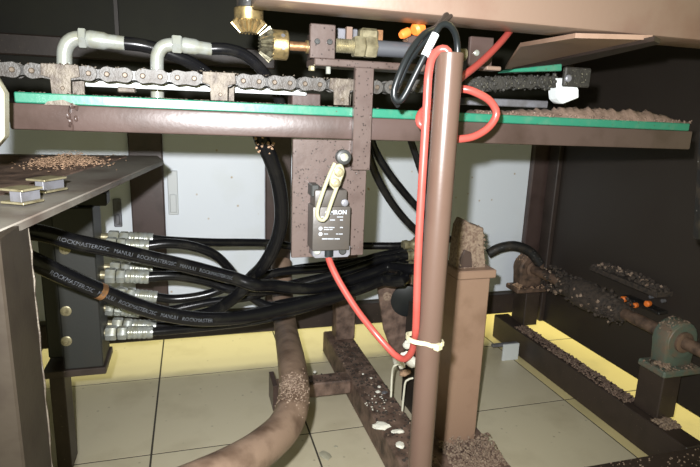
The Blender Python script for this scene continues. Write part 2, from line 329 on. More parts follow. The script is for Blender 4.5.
for k in range(60): g.blob((random.uniform(q0.x + .003, q0.x + .02), random.uniform(.860, .89), ph - .006 + random.uniform(-.014, .003)), random.uniform(.001, .003), jit=.4)
o = g.build('dirt_crust', 'debris_light', t, smooth=0); o['kind'] = 'stuff'
g = MB()
for k in range(900):
    u = random.random(); x = random.uniform(ax - .012, bx_ + .028); y = random.uniform(.77, .85)
    g.blob((x, y, .023 + .02 * max(0, (y - .79) / .06) * random.random()), random.uniform(.001, .0032), jit=.4)
g.build('dirt_heap', 'debris_light', t, smooth=0)['kind'] = 'stuff'
# bent pipe
t = thing('bent_pipe', at(290, 420, Y=.66), 'thick brown pipe bending down toward the lower left of the view', 'pipe')
bp = [at(281, 262, Y=1.22), at(283, 300, Y=1.15), at(286, 330, Y=1.03), at(292, 365, Y=.83), at(294, 395, Y=.73), at(286, 424, Y=.66), at(262, 448, Y=.60), at(226, 470, Y=.55), at(170, 496, Y=.50)]
MB().tube(bp, .0235, 24, .012).build('pipe', 'brown_pipe', t)
c = smooth_path(bp, .002); i0 = min(range(len(c)), key=lambda k: (c[k] - at(296, 400, Y=.72)).length)
g = MB()
for k in range(420):
    i = max(2, min(len(c) - 3, int(random.gauss(i0, 11)))); tg = (c[i + 1] - c[i - 1]).normalized()
    out = CAM - c[i]; out = (out - tg * out.dot(tg)).normalized(); sd = tg.cross(out); an = random.gauss(0.15, .55)
    g.blob(c[i] + (out * math.cos(an) + sd * math.sin(an)) * .0235, random.uniform(.0006, .0018), (1, 1, .6), jit=.4)
g.build('rust_crumbs', 'debris_light', t, smooth=0)['kind'] = 'stuff'
# side plate at the far right edge
o = MB().hexa([V(.672, .57, .50), V(.74, .57, .50), V(.74, .58, .50), V(.672, .58, .50), V(.634, .57, .76), V(.74, .57, .76), V(.74, .58, .76), V(.634, .58, .76)]).build('end_plate', 'black_rough', bev=0.001); tag(o, 'black speckled end plate at the far right edge beside the rail end', 'plate')

# ================================================================== chain
def zc(x): return .6833 + (0 if x < .2 else (x - .2) * .075)
PITCH = .0158
chain = thing('roller_chain', (.13, .585, .676), 'greasy steel roller chain running above the green rail strip', 'chain')
def fig8(p0, p1, r, waist, n=9):
    L = (p1 - p0).length; pts = []
    for k in range(n): a_ = math.pi / 2 + math.pi * k / (n - 1); pts.append((r * math.cos(a_), r * math.sin(a_)))
    pts.append((L / 2, -waist))
    for k in range(n): a_ = -math.pi / 2 + math.pi * k / (n - 1); pts.append((L + r * math.cos(a_), r * math.sin(a_)))
    pts.append((L / 2, waist)); return pts
x0 = -.2005; nl = 39; ATT = (0.0, )
pins = [V(x0 + i * PITCH, .585, zc(x0 + i * PITCH)) for i in range(nl + 1)]
atts = [at(69, 70, Y=.585).x, at(215, 80, Y=.585).x, at(345, 85, Y=.585).x]
cache = {}
for i in range(nl):
    a, b = pins[i], pins[i + 1]; dark = a.x > .255; outer = i % 2 == 0
    key = (outer, dark)
    ux = (b - a).normalized(); uz = V(-ux.z, 0, ux.x)
    off = .0085 if outer else .0065
    for sgn in (-1, 1):
        nm = 'outer_plate' if outer else 'inner_plate'
        if (key, sgn) in cache and not dark:
            o0, a0 = cache[(key, sgn)]; o = o0.copy(); C.objects.link(o); o.parent = chain; o.location = o0.location + (a - a0)
        else:
            y = a.y + sgn * off
            o = MB().prism(fig8(a, b, .0072 if outer else .0060, .0060 if outer else .0042), (a.x, y - .0008, a.z), ux, uz, (0, .0016, 0)).build(nm, 'chain_dark' if dark else ('chain' if outer else 'chain_inner'), chain, bev=.0003)
            cache[(key, sgn)] = (o, a.copy())
for i, p in enumerate(pins):
    dark = p.x > .255
    if ('pin', dark) in cache:
        o0, a0 = cache[('pin', dark)]; o1, _ = cache[('roller', dark)]
        for q in (o0, o1): o = q.copy(); C.objects.link(o); o.parent = chain; o.location = q.location + (p - a0)
    else:
        o = MB().lathe(p + V(0, -.0112, 0), (0, 1, 0), [(0, .0018), (.0006, .0026), (.0216, .0026), (.0224, .0018)], 10).build('pin', 'chain_dark' if dark else 'chain_pin', chain)
        o1 = MB().cyl(p + V(0, -.0055, 0), p + V(0, .0055, 0), .0051, n=12).build('roller', 'chain_dark' if dark else 'chain', chain)
        cache[('pin', dark)] = (o, p.copy()); cache[('roller', dark)] = (o1, p.copy())
for n_, x in enumerate(atts):
    j = min(range(len(pins) - 1), key=lambda k: abs((pins[k].x + pins[k + 1].x) / 2 - x)); c = (pins[j] + pins[j + 1]) / 2
    for sgn in (-1, 1):
        wv = .0155 if n_ < 2 else .013; ox = .0 if sgn < 0 else .008
        poly = [(-wv, .0065), (wv, .0065), (wv + .001, -.004), (.0085, -.006), (.008, -.0208), (-.0085, -.0208), (-.009, -.006), (-wv - .001, -.004)]
        o = MB().prism(poly, (c.x + ox, .585 + sgn * .0108 - .0008, c.z + .0005), (1, 0, 0), (0, 0, 1), (0, .0018, 0)).build('attachment_plate', 'attach', chain, bev=.0004)
    MB().lathe((c.x + .001, .5728, c.z - .0145), (0, 1, 0), [(0, .0014), (.0005, .002), (.0024, .002)], 10).build('attachment_pin', 'chain_pin', chain)
g = MB()
for k in range(420):
    x = random.uniform(.255, .415); g.blob((x, .577 + random.uniform(-.003, .02), zc(x) + random.choice((-1, 1, 1)) * random.uniform(.003, .0078)), random.uniform(.0008, .0024), jit=.4)
g.build('grease_crust', 'chain_dark', chain, smooth=0)['kind'] = 'stuff'
g = MB()
for k in range(120):
    x = random.choice(atts) + random.gauss(0, .012) if random.random() < .6 else random.uniform(-.17, .2)
    g.blob((x, .574 + random.uniform(-.001, .012), zc(x) + .0068 + random.uniform(-.001, .001)), random.uniform(.0004, .001), jit=.4)
g.build('grease_crumbs', 'attach', chain, smooth=0)['kind'] = 'stuff'
# white strip behind / below the chain
o = box((-.10, .612, .6722), (.125, .622, .678)).build('slide_strip', 'white_plastic', bev=0.001); tag(o, 'thin pale strip behind the lower edge of the left chain', 'strip')
a, b = at(500, 99, Y=.62), at(544, 108, Y=.62)
o = box((at(462, 100, Y=.62).x, .612, b.z), (b.x, .63, a.z)).build('support_bar', 'iron', bev=0.001); tag(o, 'light grey flat bar behind the rail below the dark chain end', 'bar')
a, b = at(290, 93, Y=.635), at(318, 106, Y=.635)
o = box((a.x, .622, b.z - .006), (b.x, .65, a.z)).build('mount_block', 'brown', bev=0.001); tag(o, 'small mauve brown block behind the chain left of the third chain tab', 'block')
a, b = at(118, 87, Y=.60), at(136, 93, Y=.60)
o = box((a.x, .594, b.z), (b.x, .606, a.z)).build('rubbing_block', 'attach', bev=0.001); tag(o, 'small dirty block on the green strip between the first two chain tabs', 'block')
a, b = at(74, 80, Y=.60), at(86, 97, Y=.60)
# green cap and end stop
t = thing('chain_end_stop', at(572, 85, Y=.58), 'greasy metal end bracket with a white plastic block at the right chain end', 'bracket')
a, b = at(557, 67, Y=.58), at(583, 88, Y=.58)
box((a.x + .004, .568, b.z), (b.x, .5745, a.z)).build('bracket', 'chain_dark', t, bev=.0015)
MB().lathe(V(a.x + .0075, .5675, (a.z + b.z) / 2 - .002), (0, -1, 0), [(0, .0042), (.002, .0042), (.003, .003)], 14).build('bolt', 'iron', t)
q = [at(x, y, Y=.575) for x, y in ((555.5, 78), (572, 78), (579, 89), (579, 98), (563, 104), (558, 99))]
MB().prism([(p.x, p.z) for p in q], (0, .575, 0), (1, 0, 0), (0, 0, 1), (0, .018, 0)).build('white_block', 'white_plastic', t, bev=.001)['label'] = 'white plastic block'
g = MB(); a, b = at(503, 70, Y=.582), at(556, 68, Y=.582)
g.hexa([V(a.x, .57, a.z - .003), V(b.x, .57, b.z - .004), V(b.x, .595, b.z - .004), V(a.x, .595, a.z - .003), V(a.x + .008, .57, a.z + .001), V(b.x - .001, .57, b.z + .004), V(b.x - .001, .595, b.z + .004), V(a.x + .008, .595, a.z + .001)])
o = g.build('upper_guide', 'green', bev=0.0008); tag(o, 'short green plastic guide lying on the dark end of the chain', 'guide')
# sawdust ridge along the right part of the rail
g = MB()
n = 90; ring = []
xa, xb = at(470, 115, Y=.585).x, .627
for k in range(n):
    u = k / (n - 1); x = xa + (xb - xa) * u; base = .664 - .0075 * (x + .154) / .783
    h = (.0035 + .009 * max(0, min(1, (u - .12) / .35))) * (1 if u < .8 else max(.12, (1 - u) / .2)) * random.uniform(.8, 1.2) + .0006
    for y, hh in ((.571, -.0005), (.5735, .45), (.580, .85), (.586, 1.0), (.594, .6), (.600, -.0005)):
        ring.append(V(x, y + random.uniform(-.0006, .0006), base + (h * hh * random.uniform(.88, 1.1) if hh > 0 else hh)))
fs = [(k * 6 + j, (k + 1) * 6 + j, (k + 1) * 6 + j + 1, k * 6 + j + 1) for k in range(n - 1) for j in range(5)]
g.add(ring, fs)
for k in range(160):
    x = random.uniform(xa, xb); g.blob((x, random.uniform(.569, .575), .6645 - .0075 * (x + .154) / .783 + random.uniform(0, .003)), random.uniform(.0006, .0018), jit=.4)
o = g.build('dust_ridge', 'grease', smooth=60); tag(o, 'brown ridge of greasy dust heaped along the right end of the rail', 'debris', kind='stuff')
g = MB()
for k in range(200):
    x = random.uniform(-.15, .2); g.blob((x, random.uniform(.569, .586), .6645 - .0075 * (x + .154) / .783), random.uniform(.0004, .0011), (1.5, 1, .6), jit=.4)
o = g.build('rail_crumbs', 'attach', smooth=0); tag(o, 'fine dirt crumbs along the top of the green strip at left', 'debris', kind='stuff')

# ================================================================== bevel gears and coupling rod
def bevel_gear(apex, d, nt, R, L, back, m, parent, name='toothed_rim'):
    """teeth converge to the apex; the big end lies at distance L from it along d"""
    d = Vector(d).normalized(); a, b = frame_from(d); mb = MB(); rows = []
    for t_, k_ in ((L * .5, .5), (L, 1.0)):
        row = []
        for i in range(nt):
            for ph, rr in ((-.30, .80), (-.12, 1.0), (.12, 1.0), (.30, .80)):
                an = 2 * math.pi * (i + ph) / nt; row.append(Vector(apex) + d * (t_ + (.12 * L if rr < .9 else 0) * k_) + (a * math.cos(an) + b * math.sin(an)) * R * k_ * rr)
        rows.append(row)
    n_ = nt * 4; vs = rows[0] + rows[1] + [Vector(apex) + d * L * 1.2 + (p - (Vector(apex) + d * (p - Vector(apex)).dot(d))) * .82 for p in rows[1]]
    fs = [(r * n_ + i, r * n_ + (i + 1) % n_, (r + 1) * n_ + (i + 1) % n_, (r + 1) * n_ + i) for r in range(2) for i in range(n_)]
    fs += [tuple(reversed(range(n_))), tuple(range(2 * n_, 3 * n_))]
    return mb.add(vs, fs).build(name, m, parent, smooth=25)
YG = .60; apex = at(249, 43, Y=YG)
g1r = .0185
t = thing('mitre_gear', at(249, 26, Y=YG), 'toothed brass gear on the black upright shaft at the top', 'gear')
bevel_gear(apex, (0, 0, 1), 15, g1r, .0185, 1, 'brass', t)
MB().lathe(apex + V(0, 0, .0215), (0, 0, 1), [(0, .0142), (.001, .0148), (.0115, .0148), (.0125, .0135)], 24).build('hub', 'brass', t)
MB().cyl(apex + V(0, 0, .033), apex + V(0, 0, .10), .0125, n=20).build('shaft', 'black_rough', t)
t = thing('mitre_gear', at(272, 43, Y=YG), 'oily dark toothed gear with brass hub on the thin copper shaft', 'gear')
bevel_gear(apex, (1, 0, 0), 15, g1r, .0205, 1, 'gear_dark', t)
hx = apex.x + .0235
MB().lathe((hx, YG, apex.z), (1, 0, 0), [(0, .0145), (.001, .0152), (.0155, .0152), (.0165, .014)], 24).build('hub', 'brass', t)
for an in (-2.2, -1.3): MB().cyl(V(hx + .010, YG, apex.z) + V(0, math.sin(an), -math.cos(an) * .9) * .0135, V(hx + .010, YG, apex.z) + V(0, math.sin(an), -math.cos(an) * .9) * .0160, .0022, n=10).build('set_screw', 'iron', t)
zs = apex.z
MB().cyl((hx + .0165, YG, zs), (at(312, 42, Y=YG).x, YG, zs), .0048, n=16).build('shaft', 'copper', t)
MB().cyl((at(306, 42, Y=YG).x, YG, zs), (at(310, 42, Y=YG).x, YG, zs), .0068, n=16).build('collar', 'brass', t)
# bracket
t = thing('rod_bracket', (.2, .585, .70), 'brown angle bracket with two screws holding the threaded rod above the chain', 'bracket')
a, b = at(310.5, 23, Y=.575), at(335, 56, Y=.575)
zb = at(330, 59, Y=.575).z; zl = zb - .0075
box((a.x, .575, zb), (b.x, .582, a.z)).build('bearing_plate', 'brown_speck', t, bev=.0008)
box((a.x + .006, .582, zb), (b.x - .002, .62, a.z - .006)).build('bearing_block', 'brown_dark', t, bev=.001)
for q in ((317, 41.5), (329.5, 42)):
    p = at(*q, Y=.575); MB().lathe(p, (0, -1, 0), [(0, .0029), (.002, .0029), (.0025, .0024), (.0025, .0014), (.001, .0013)], 14).build('socket_screw', 'grey_block', t)
xe = at(440, 60, Y=.57).x; box((a.x + .004, .570, zl), (xe, .612, zb)).build('base_bar', 'brown_speck', t, bev=.001)
p = at(329, 60, Y=.58); MB().cyl((p.x, .582, zl - .007), (p.x, .582, zl), .0026, n=10).build('bolt', 'steel', t)
p = at(312, 60, Y=.58); hexnut(MB(), (p.x, .58, zl - .005), (0, 0, 1), .0035, .005).build('nut', 'steel_gold', t)
x1 = at(355, 60, Y=.565).x; x2 = at(373.5, 60, Y=.565).x
zbot = at(360, 170, Y=.563).z
box((x1, .561, zbot), (x2, .5685, zl)).build('drop_bar', 'brown_speck', t, bev=.0008)
# threaded coupling
t = thing('coupling_rod', at(360, 46, Y=.598), 'grey rod with threaded end and two zinc hex nuts above the bracket bar', 'rod')
zr = at(360, 47, Y=.598).z
X = lambda q: at(q, 47, Y=.598).x
prof = []; L = X(354) - X(334.5); nth = 12
for k in range(nth): prof += [(L * k / nth, .0065), (L * (k + .5) / nth, .0076)]
prof.append((L, .0065))
MB().lathe((X(334.5), .598, zr), (1, 0, 0), prof, 18).build('threaded_end', 'steel_gold', t)
hexnut(MB(), (X(353), .598, zr), (1, 0, 0), .0120, X(363.5) - X(353)).build('hex_nut', 'steel_gold', t)
hexnut(MB(), (X(364.2), .598, zr), (1, 0, 0), .0120, X(375.5) - X(364.2)).build('hex_nut', 'steel_gold', t)
MB().lathe((X(375.5), .598, zr), (1, 0, 0), [(0, .0085), (X(416) - X(375.5), .0085)], 20).build('rod', 'grey_rod', t)
# small fittings behind the nuts
t = thing('clamp_plate', at(353, 32, Y=.64), 'small brown plate with grey spacer and zinc nut behind the rod nuts', 'plate')
a, b = at(346, 27, Y=.64), at(351, 45, Y=.64); box((a.x, .636, b.z), (b.x, .644, a.z)).build('plate', 'brown_top', t)
a, b = at(337, 28, Y=.64), at(345, 45, Y=.64); box((a.x, .638, b.z), (b.x, .646, a.z)).build('spacer', 'iron', t, bev=.001)
a, b = at(353, 29, Y=.64), at(357, 44, Y=.64); box((a.x, .638, b.z), (b.x, .646, a.z)).build('spacer', 'iron', t, bev=.001)
a, b = at(359, 28, Y=.64), at(377, 36, Y=.64); box((a.x, .632, b.z - .012), (b.x, .652, a.z)).build('zinc_nut', 'steel_gold', t, bev=.003)
a, b = at(377, 30, Y=.64), at(382, 42, Y=.64); box((a.x, .638, b.z), (b.x, .646, a.z)).build('tab', 'copper', t)
t = thing('cable_bracket', at(412, 50, Y=.60), 'small brown bracket left of the white cable tag below orange connectors', 'bracket')
a, b = at(407, 34, Y=.60), at(426, 56, Y=.60); MB().hexa([V(a.x, .596, b.z), V(b.x, .596, b.z), V(b.x, .612, b.z), V(a.x, .612, b.z), V(a.x, .596, a.z - .002), V(b.x - .008, .596, a.z), V(b.x - .008, .612, a.z), V(a.x, .612, a.z - .002)]).build('bracket', 'brown', t, bev=.001)
for n_, (q, r, lb) in enumerate((((419, 28), .0075, 'larger orange connector above the small brown bracket'), ((406, 33), .005, 'small orange connector at the left of the small brown bracket'))):
    p = at(*q, Y=.585); o = MB().lathe(p + V(-.006, 0, -.003), (1, .3, .5), [(0, r * .7), (.003, r), (.011, r), (.013, r * .6)], 14).build('connector', 'orange'); tag(o, lb, 'connector', 'orange connectors above the bracket')
t = thing('angle_plate', at(478, 45, Y=.6), 'upright brown plate with a single screw right of the pipe top', 'plate')
a, b = at(471, 36, Y=.6), at(491.5, 71, Y=.6); box((a.x, .60, b.z), (b.x, .606, a.z)).build('plate', 'brown', t, bev=.001)
p = at(476, 53, Y=.6); MB().lathe(p, (0, -1, 0), [(0, .0034), (.0022, .0034), (.003, .002)], 12).build('screw', 'steel', t)
a, b = at(464, 48, Y=.59), at(469, 60, Y=.59); MB().cyl(V(a.x - .004, .598, (a.z + b.z) / 2), V(a.x + .006, .598, (a.z + b.z) / 2), .007, n=14).build('nut', 'steel_gold', t)
a, b = at(485, 66, Y=.585), at(499, 71, Y=.585); box((a.x, .58, b.z), (b.x, .60, a.z)).build('foot', 'brown_top', t, bev=.001)

# ================================================================== switch plate and limit switch
YP = .5695
t = thing('switch_plate', at(328, 255, Y=YP), 'oil speckled brown mounting plate hanging below the rail behind the switch', 'plate')
a, b = at(293, 137.5, Y=YP), at(363, 255, Y=YP)
MB().box((a.x, YP, b.z), (b.x, YP + .005, .6300 - .0032)).build('plate', 'brown_speck', t, bev=.0006)
g = MB()
for k in range(150):
    x, z = random.uniform(a.x + .002, b.x - .002), random.uniform(b.z + .002, .624)
    g.blob((x, YP, z), random.choice((.0004, .0006, .0006, .001)), (1, .5, 1.1), .15)
g.build('oil_drops', 'switch', t, smooth=60)['kind'] = 'stuff'
sw = thing('limit_switch', at(331, 256, Y=.55), 'dark limit switch with a pale looped roller lever on the hanging plate', 'switch')
YS = .543
W = lambda x, y, Y=YS: at(x, y, Y=Y)
a, b = W(313, 207), W(349.5, 250)
MB().box((a.x, YS, b.z), (b.x, YP, a.z)).build('body', 'switch', sw, bev=.0016, seg=2)
a2, b2 = W(315, 190, YS + .002), W(347, 208, YS + .002)
MB().box((a2.x, YS + .002, b2.z), (b2.x, YP, a2.z)).build('head', 'switch', sw, bev=.002, seg=2)
c_ = W(345, 203); MB().lathe(V(c_.x, YS + .002, c_.z), (0, -1, 0), [(0, .0038), (.0018, .0038), (.0024, .0028), (.0024, .001)], 14).build('head_screw', 'iron', sw)
a3, b3 = W(311.5, 246, .557), W(349, 256, .557)
MB().prism([(a3.x, b3.z + .003), (a3.x + .003, b3.z), (b3.x - .003, b3.z), (b3.x, b3.z + .003), (b3.x, a3.z), (a3.x, a3.z)], (0, .552, 0), (1, 0, 0), (0, 0, 1), (0, YP - .552, 0)).build('base_flange', 'iron', sw, bev=.0008)
for q in (317, 342.5):
    c_ = at(q, 251, Y=.551); o = MB().lathe(V(c_.x, .552, c_.z), (0, -1, 0), [(0, .0042), (.002, .0042), (.003, .003)], 14).build('mounting_screw', 'steel' if q < 330 else 'grey_block', sw)
c_ = at(329, 254, Y=.552); MB().cyl(V(c_.x, .556, c_.z + .006), V(c_.x, .556, c_.z - .003), .0065, n=16).build('cable_gland', 'black', sw)
a4, b4 = W(310.5, 184, .556), W(316, 196, .556)
MB().box((a4.x, .55, b4.z), (b4.x + .002, YP, a4.z)).build('pivot_stub', 'grey_block', sw, bev=.001)
# lever: a looped rod, hub plate with two screws, roller at the top
YL = .529
lv = [(335, 163), (329, 176), (322.5, 193), (317.5, 209), (317.6, 216.5), (321, 220), (325.8, 218), (331, 203), (338, 184), (342.5, 172), (341, 166)]
lever = MB().tube([at(x, y, Y=YL) for x, y in lv], .0021, 10, .002).build('lever', 'lever', sw)
lever['label'] = 'pale looped lever arm'
hp = [(331.5, 166), (342, 163), (344.5, 172), (340, 186), (334, 190), (329.5, 185)]
hq = [at(x, y, Y=YL) for x, y in hp]
MB().prism([(p.x, p.z) for p in hq], (0, YL - .0005, 0), (1, 0, 0), (0, 0, 1), (0, .004, 0)).build('lever_clamp', 'lever', lever, bev=.0006)
for q in ((338.5, 172), (335, 182.5)):
    c_ = at(*q, Y=YL); MB().lathe(V(c_.x, YL - .0005, c_.z), (0, -1, 0), [(0, .0048), (.0022, .0048), (.003, .0036), (.003, .0015), (.0018, .0014)], 16).build('lever_screw', 'steel_gold', lever)
c_ = at(335.5, 181, Y=YL); MB().cyl(V(c_.x, YL + .003, c_.z), V(c_.x, YS + .006, c_.z), .006, n=16).build('pivot', 'grey_block', sw)
c_ = at(343.5, 157, Y=YL - .006)
MB().lathe(V(c_.x, YL - .009, c_.z), (0, 1, 0), [(0, .0062), (.0008, .0074), (.008, .0074), (.0088, .0062)], 22).build('roller', 'grey_block', lever)
MB().lathe(V(c_.x, YL - .0104, c_.z), (0, 1, 0), [(0, .0030), (.0006, .0040), (.0016, .0042)], 14).build('roller_pin', 'steel', lever)
# lettering on the face
def face(x0p, y0p):
    o_ = W(x0p, y0p); return lambda x, y: V(o_.x + x, YS - .00015, o_.z + y)
text_on('logo_lettering', 'OMRON', .0062, 'print', sw, face(325, 214.5), .0002)
def dashes(rows, name):
    g = MB()
    for x_, y_, wd, h_ in rows:
        p = W(x_, y_); q = W(x_ + wd, y_); g.add([V(p.x, YS - .00012, p.z), V(q.x, YS - .00012, p.z), V(q.x, YS - .00012, p.z + h_), V(p.x, YS - .00012, p.z + h_)], [(0, 1, 2, 3)])
    return g.build(name, 'print', sw, smooth=0)
rows = []
for y_, spans in ((217.5, ((321, 326), (337, 343))), (220.5, ((330, 335), (340, 342.5))), (228, ((324, 328), (328.6, 330), (330.5, 334.5), (340, 343))), (230, ((324, 329), (329.6, 333))), (234.5, ((324, 328), (336, 338), (338.6, 343))), (239.5, ((322, 327), (327.5, 330), (330.6, 334), (334.6, 339.5)))):
    for s0, s1 in spans:
        x_ = s0
        while x_ < s1 - .3: rows.append((x_, y_, .75, .0011 if y_ != 239.5 else .0014)); x_ += 1.05
dashes(rows, 'small_print')
g = MB()
for q in ((320.5, 228.5), (320.5, 234)):
    p = W(*q); g.cyl((p.x, YS - .0003, p.z), (p.x, YS, p.z), .0021, n=14)
g.build('round_mark', 'print', sw)

# ================================================================== cables
t = thing('red_switch_cable', at(400, 357, Y=.5), 'red cable from the switch dipping low then up along the pipe into its top', 'cable')
rp = [at(328, 256, Y=.556), at(331, 265, Y=.555), at(340, 283, Y=.55), at(357, 310, Y=.54), at(375, 333, Y=.53), at(390, 350, Y=.515), at(398, 357, Y=.505), at(405, 359, Y=.495), at(411, 353, Y=.485), at(414, 343, Y=.476), at(416, 325, Y=.458), at(418, 260, Y=.455), at(421, 200, Y=.454), at(424, 150, Y=.454), at(427, 100, Y=.454), at(428.5, 75, Y=.455), at(432, 58, Y=.458), at(439, 50, Y=.459), at(445.5, 49.5, Y=.456), at(449, 55, Y=.455), at(449, 70, Y=.455)]
MB().tube(rp, .0037, 14, .005).build('cable', 'red', t)
t = thing('red_coil_cable', at(480, 140, Y=.5), 'red cable coming from the top beam and looping once around the pipe', 'cable')
rc = [at(524, 12, Y=.60), at(513, 27, Y=.585), at(500, 43, Y=.565), at(482, 61, Y=.54), at(462, 77, Y=.51), at(448, 88, Y=.492), at(438, 102, Y=.485), at(434.5, 118, Y=.486), at(436, 132, Y=.490), at(444, 139, Y=.492), at(460, 139, Y=.49), at(475, 136, Y=.49), at(489, 127, Y=.49), at(496.5, 114, Y=.49), at(491, 102, Y=.49), at(479, 94, Y=.49), at(463, 89, Y=.494), at(446, 94, Y=.508), at(428, 107, Y=.508), at(420.5, 114, Y=.503), at(419, 121, Y=.499), at(422, 126, Y=.497), at(430, 127, Y=.499)]
MB().tube(rc, .0038, 14, .004).build('cable', 'red', t)
t = thing('black_cable_loop', at(397, 100, Y=.47), 'thin black cables hanging in a loop with a white marker sleeve', 'cable')
bk = [at(447, 14, Y=.52), at(437, 27, Y=.49), at(424, 34, Y=.475), at(411, 50, Y=.468), at(401, 70, Y=.465), at(394, 90, Y=.465), at(395, 99, Y=.465), at(400, 101, Y=.465), at(406, 93, Y=.464), at(415, 75, Y=.462), at(424, 57, Y=.46), at(431, 42, Y=.46), at(437, 30, Y=.46), at(442, 24.5, Y=.461), at(449, 25, Y=.461), at(455, 33, Y=.464), at(457.5, 45, Y=.467), at(457.5, 58, Y=.467), at(457, 75, Y=.467)]
cb = MB().tube(bk, .0029, 12, .004).build('cable', 'black', t)
b2_ = [at(455, 12, Y=.53), at(444, 22, Y=.50), at(434, 32, Y=.478), at(420, 47, Y=.474), at(409, 62, Y=.471), at(400, 82, Y=.469), at(393, 96, Y=.470), at(398, 106, Y=.475)]
MB().tube(b2_, .0022, 10, .004).build('cable', 'black', t)
s0, s1 = at(424.5, 56, Y=.46), at(435.5, 34, Y=.46)
sl = MB().tube([s0, s0.lerp(s1, .5), s1], .0035, 14, .004).build('marker_sleeve', 'white_plastic', t); sl['label'] = 'white marker sleeve'
ud = (s1 - s0).normalized(); nn = (V(.1, -1, .1) - ud * V(.1, -1, .1).dot(ud)).normalized(); sd = nn.cross(ud)
mid = s0.lerp(s1, .25)
def sleeve(x, y):
    an = (y - .002) / .0037; return mid + ud * x + (nn * math.cos(an) + (-sd if sd.x > 0 else sd) * math.sin(an)) * .0037
text_on('marker_lettering', '23', .0058, 'print_dark', sl, sleeve, .0001)
# tie on the pipe
t = thing('cable_tie', at(427, 346, Y=.46), 'cream cable tie binding the red cable to the upright pipe', 'cable tie')
zt_ = at(427, 345, Y=.448).z; loop = []
for k in range(40):
    an = 2 * math.pi * k / 40; loop.append((math.cos(an), math.sin(an)))
mb = MB(); vs = []
for cx_, sy in loop:
    ex = .0135; x = px + cx_ * ex - (.0072 if cx_ < 0 else 0) * min(1, -cx_ * 1.3 if cx_ < 0 else 0); y = .46 + sy * .0135 + (.004 if cx_ < -.3 else 0); z = zt_ - cx_ * .0025 - .0008
    for rr, hz in ((1, -.0022), (1, .0022), (1.08, .0022), (1.08, -.0022)): vs.append(V(px + (x - px) * rr, .46 + (y - .46) * rr, z + hz))
nL = len(loop); fs = [(i * 4 + j, i * 4 + (j + 1) % 4, ((i + 1) % nL) * 4 + (j + 1) % 4, ((i + 1) % nL) * 4 + j) for i in range(nL) for j in range(4)]
mb.add(vs, fs).build('strap', 'tie', t)
hc = at(438, 347, Y=.447); MB().cbox(hc, (.008, .006, .0066), rz=.5).build('tie_head', 'tie', t, bev=.0008)
MB().cbox(hc + V(.004, -.001, .003), (.0035, .0015, .004), rz=.5).build('tie_tail', 'tie', t)

# ================================================================== hydraulic elbows at top
def elbow_fit(name, label, base, bend, nut0, nut1, fer1, hose, Y, r=.0078):
    t = thing(name, at(*base, Y=Y), label, 'hose', 'elbow hoses above the chain')
    MB().tube([at(*q, Y=Y) for q in bend], r, 16, .003).build('elbow', 'steel', t)
    a_, b_ = at(*nut0, Y=Y), at(*nut1, Y=Y); d = b_ - a_
    hexnut(MB(), a_, d, r * 1.45, d.length).build('hex_nut', 'steel', t)
    c_ = at(*fer1, Y=Y); d2 = c_ - b_
    MB().lathe(b_, d2, [(0, r * 1.1), (d2.length * .08, r * 1.22), (d2.length * .45, r * 1.18), (d2.length * .55, r * 1.0), (d2.length * .97, r * .98), (d2.length, r * .9)], 18).build('ferrule', 'steel', t)
    MB().tube([c_ - d2 * .1] + [at(q[0], q[1], Y=q[2]) for q in hose], r * .93, 14, .006).build('hose', 'rubber', t)
elbow_fit('elbow_hose', 'leftmost steel elbow fitting with black hose behind the chain', (65, 75), [(64.5, 88), (64.5, 62), (65, 50), (69, 42), (76, 38.5), (84, 38.5)], (79, 38.3), (87, 38.8), (125, 43.5), [(140, 45, .672), (160, 50, .675), (185, 60, .68), (205, 72, .69), (225, 92, .70), (235, 120, .71)], .672, .0078)
elbow_fit('elbow_hose', 'steel elbow fitting with black hose right of the leftmost elbow', (157, 90), [(157.5, 98), (157, 62), (158, 54), (162, 47.5), (168, 45), (176, 44.5)], (172, 44.2), (182, 45), (212, 49.5), [(225, 49, .66), (243, 54, .665), (258, 66, .67), (270, 82, .68), (280, 102, .69), (284, 128, .70)], .66, .0072)

# ================================================================== manifold and hoses
YM = .95
a, b = at(50, 208, Y=YM), at(104, 372, Y=YM)
man = thing('valve_manifold', V((a.x + b.x) / 2, YM + .04, b.z), 'dark grey steel valve block at left with recessed brass coloured bolts', 'manifold')
MB().box((a.x, YM, b.z + .01), (b.x, YM + .08, a.z)).build('block', 'grey_block', man, bev=.002)
for q in ((65, 249), (66, 311), (66.5, 341)):
    p = at(*q, Y=YM)
    MB().lathe(p + V(0, .001, 0), (0, -1, 0), [(0, .0088), (.0025, .0088), (.003, .0078), (.003, .0048), (.0015, .0044)], 18).build('bolt', 'steel_gold', man)
MB().box((a.x - .034, YM - .004, b.z - .002), (b.x + .004, YM + .085, b.z + .01)).build('base_plate', 'brown_dark', man, bev=.001)
MB().box((a.x - .03, YM + .02, 0), (a.x - .006, YM + .07, b.z - .002)).build('leg', 'brown_dark', man, bev=.001)
p = at(90, 214, Y=YM); MB().box((p.x - .02, YM + .01, a.z), (p.x + .025, YM + .05, a.z + .022)).build('top_block', 'grey_block', man, bev=.002)
MB().box((a.x - .03, YM + .03, b.z + .02), (a.x - .001, YM + .08, a.z - .02)).build('side_block', 'grey_block', man, bev=.002)['label'] = 'bluish dark side block'

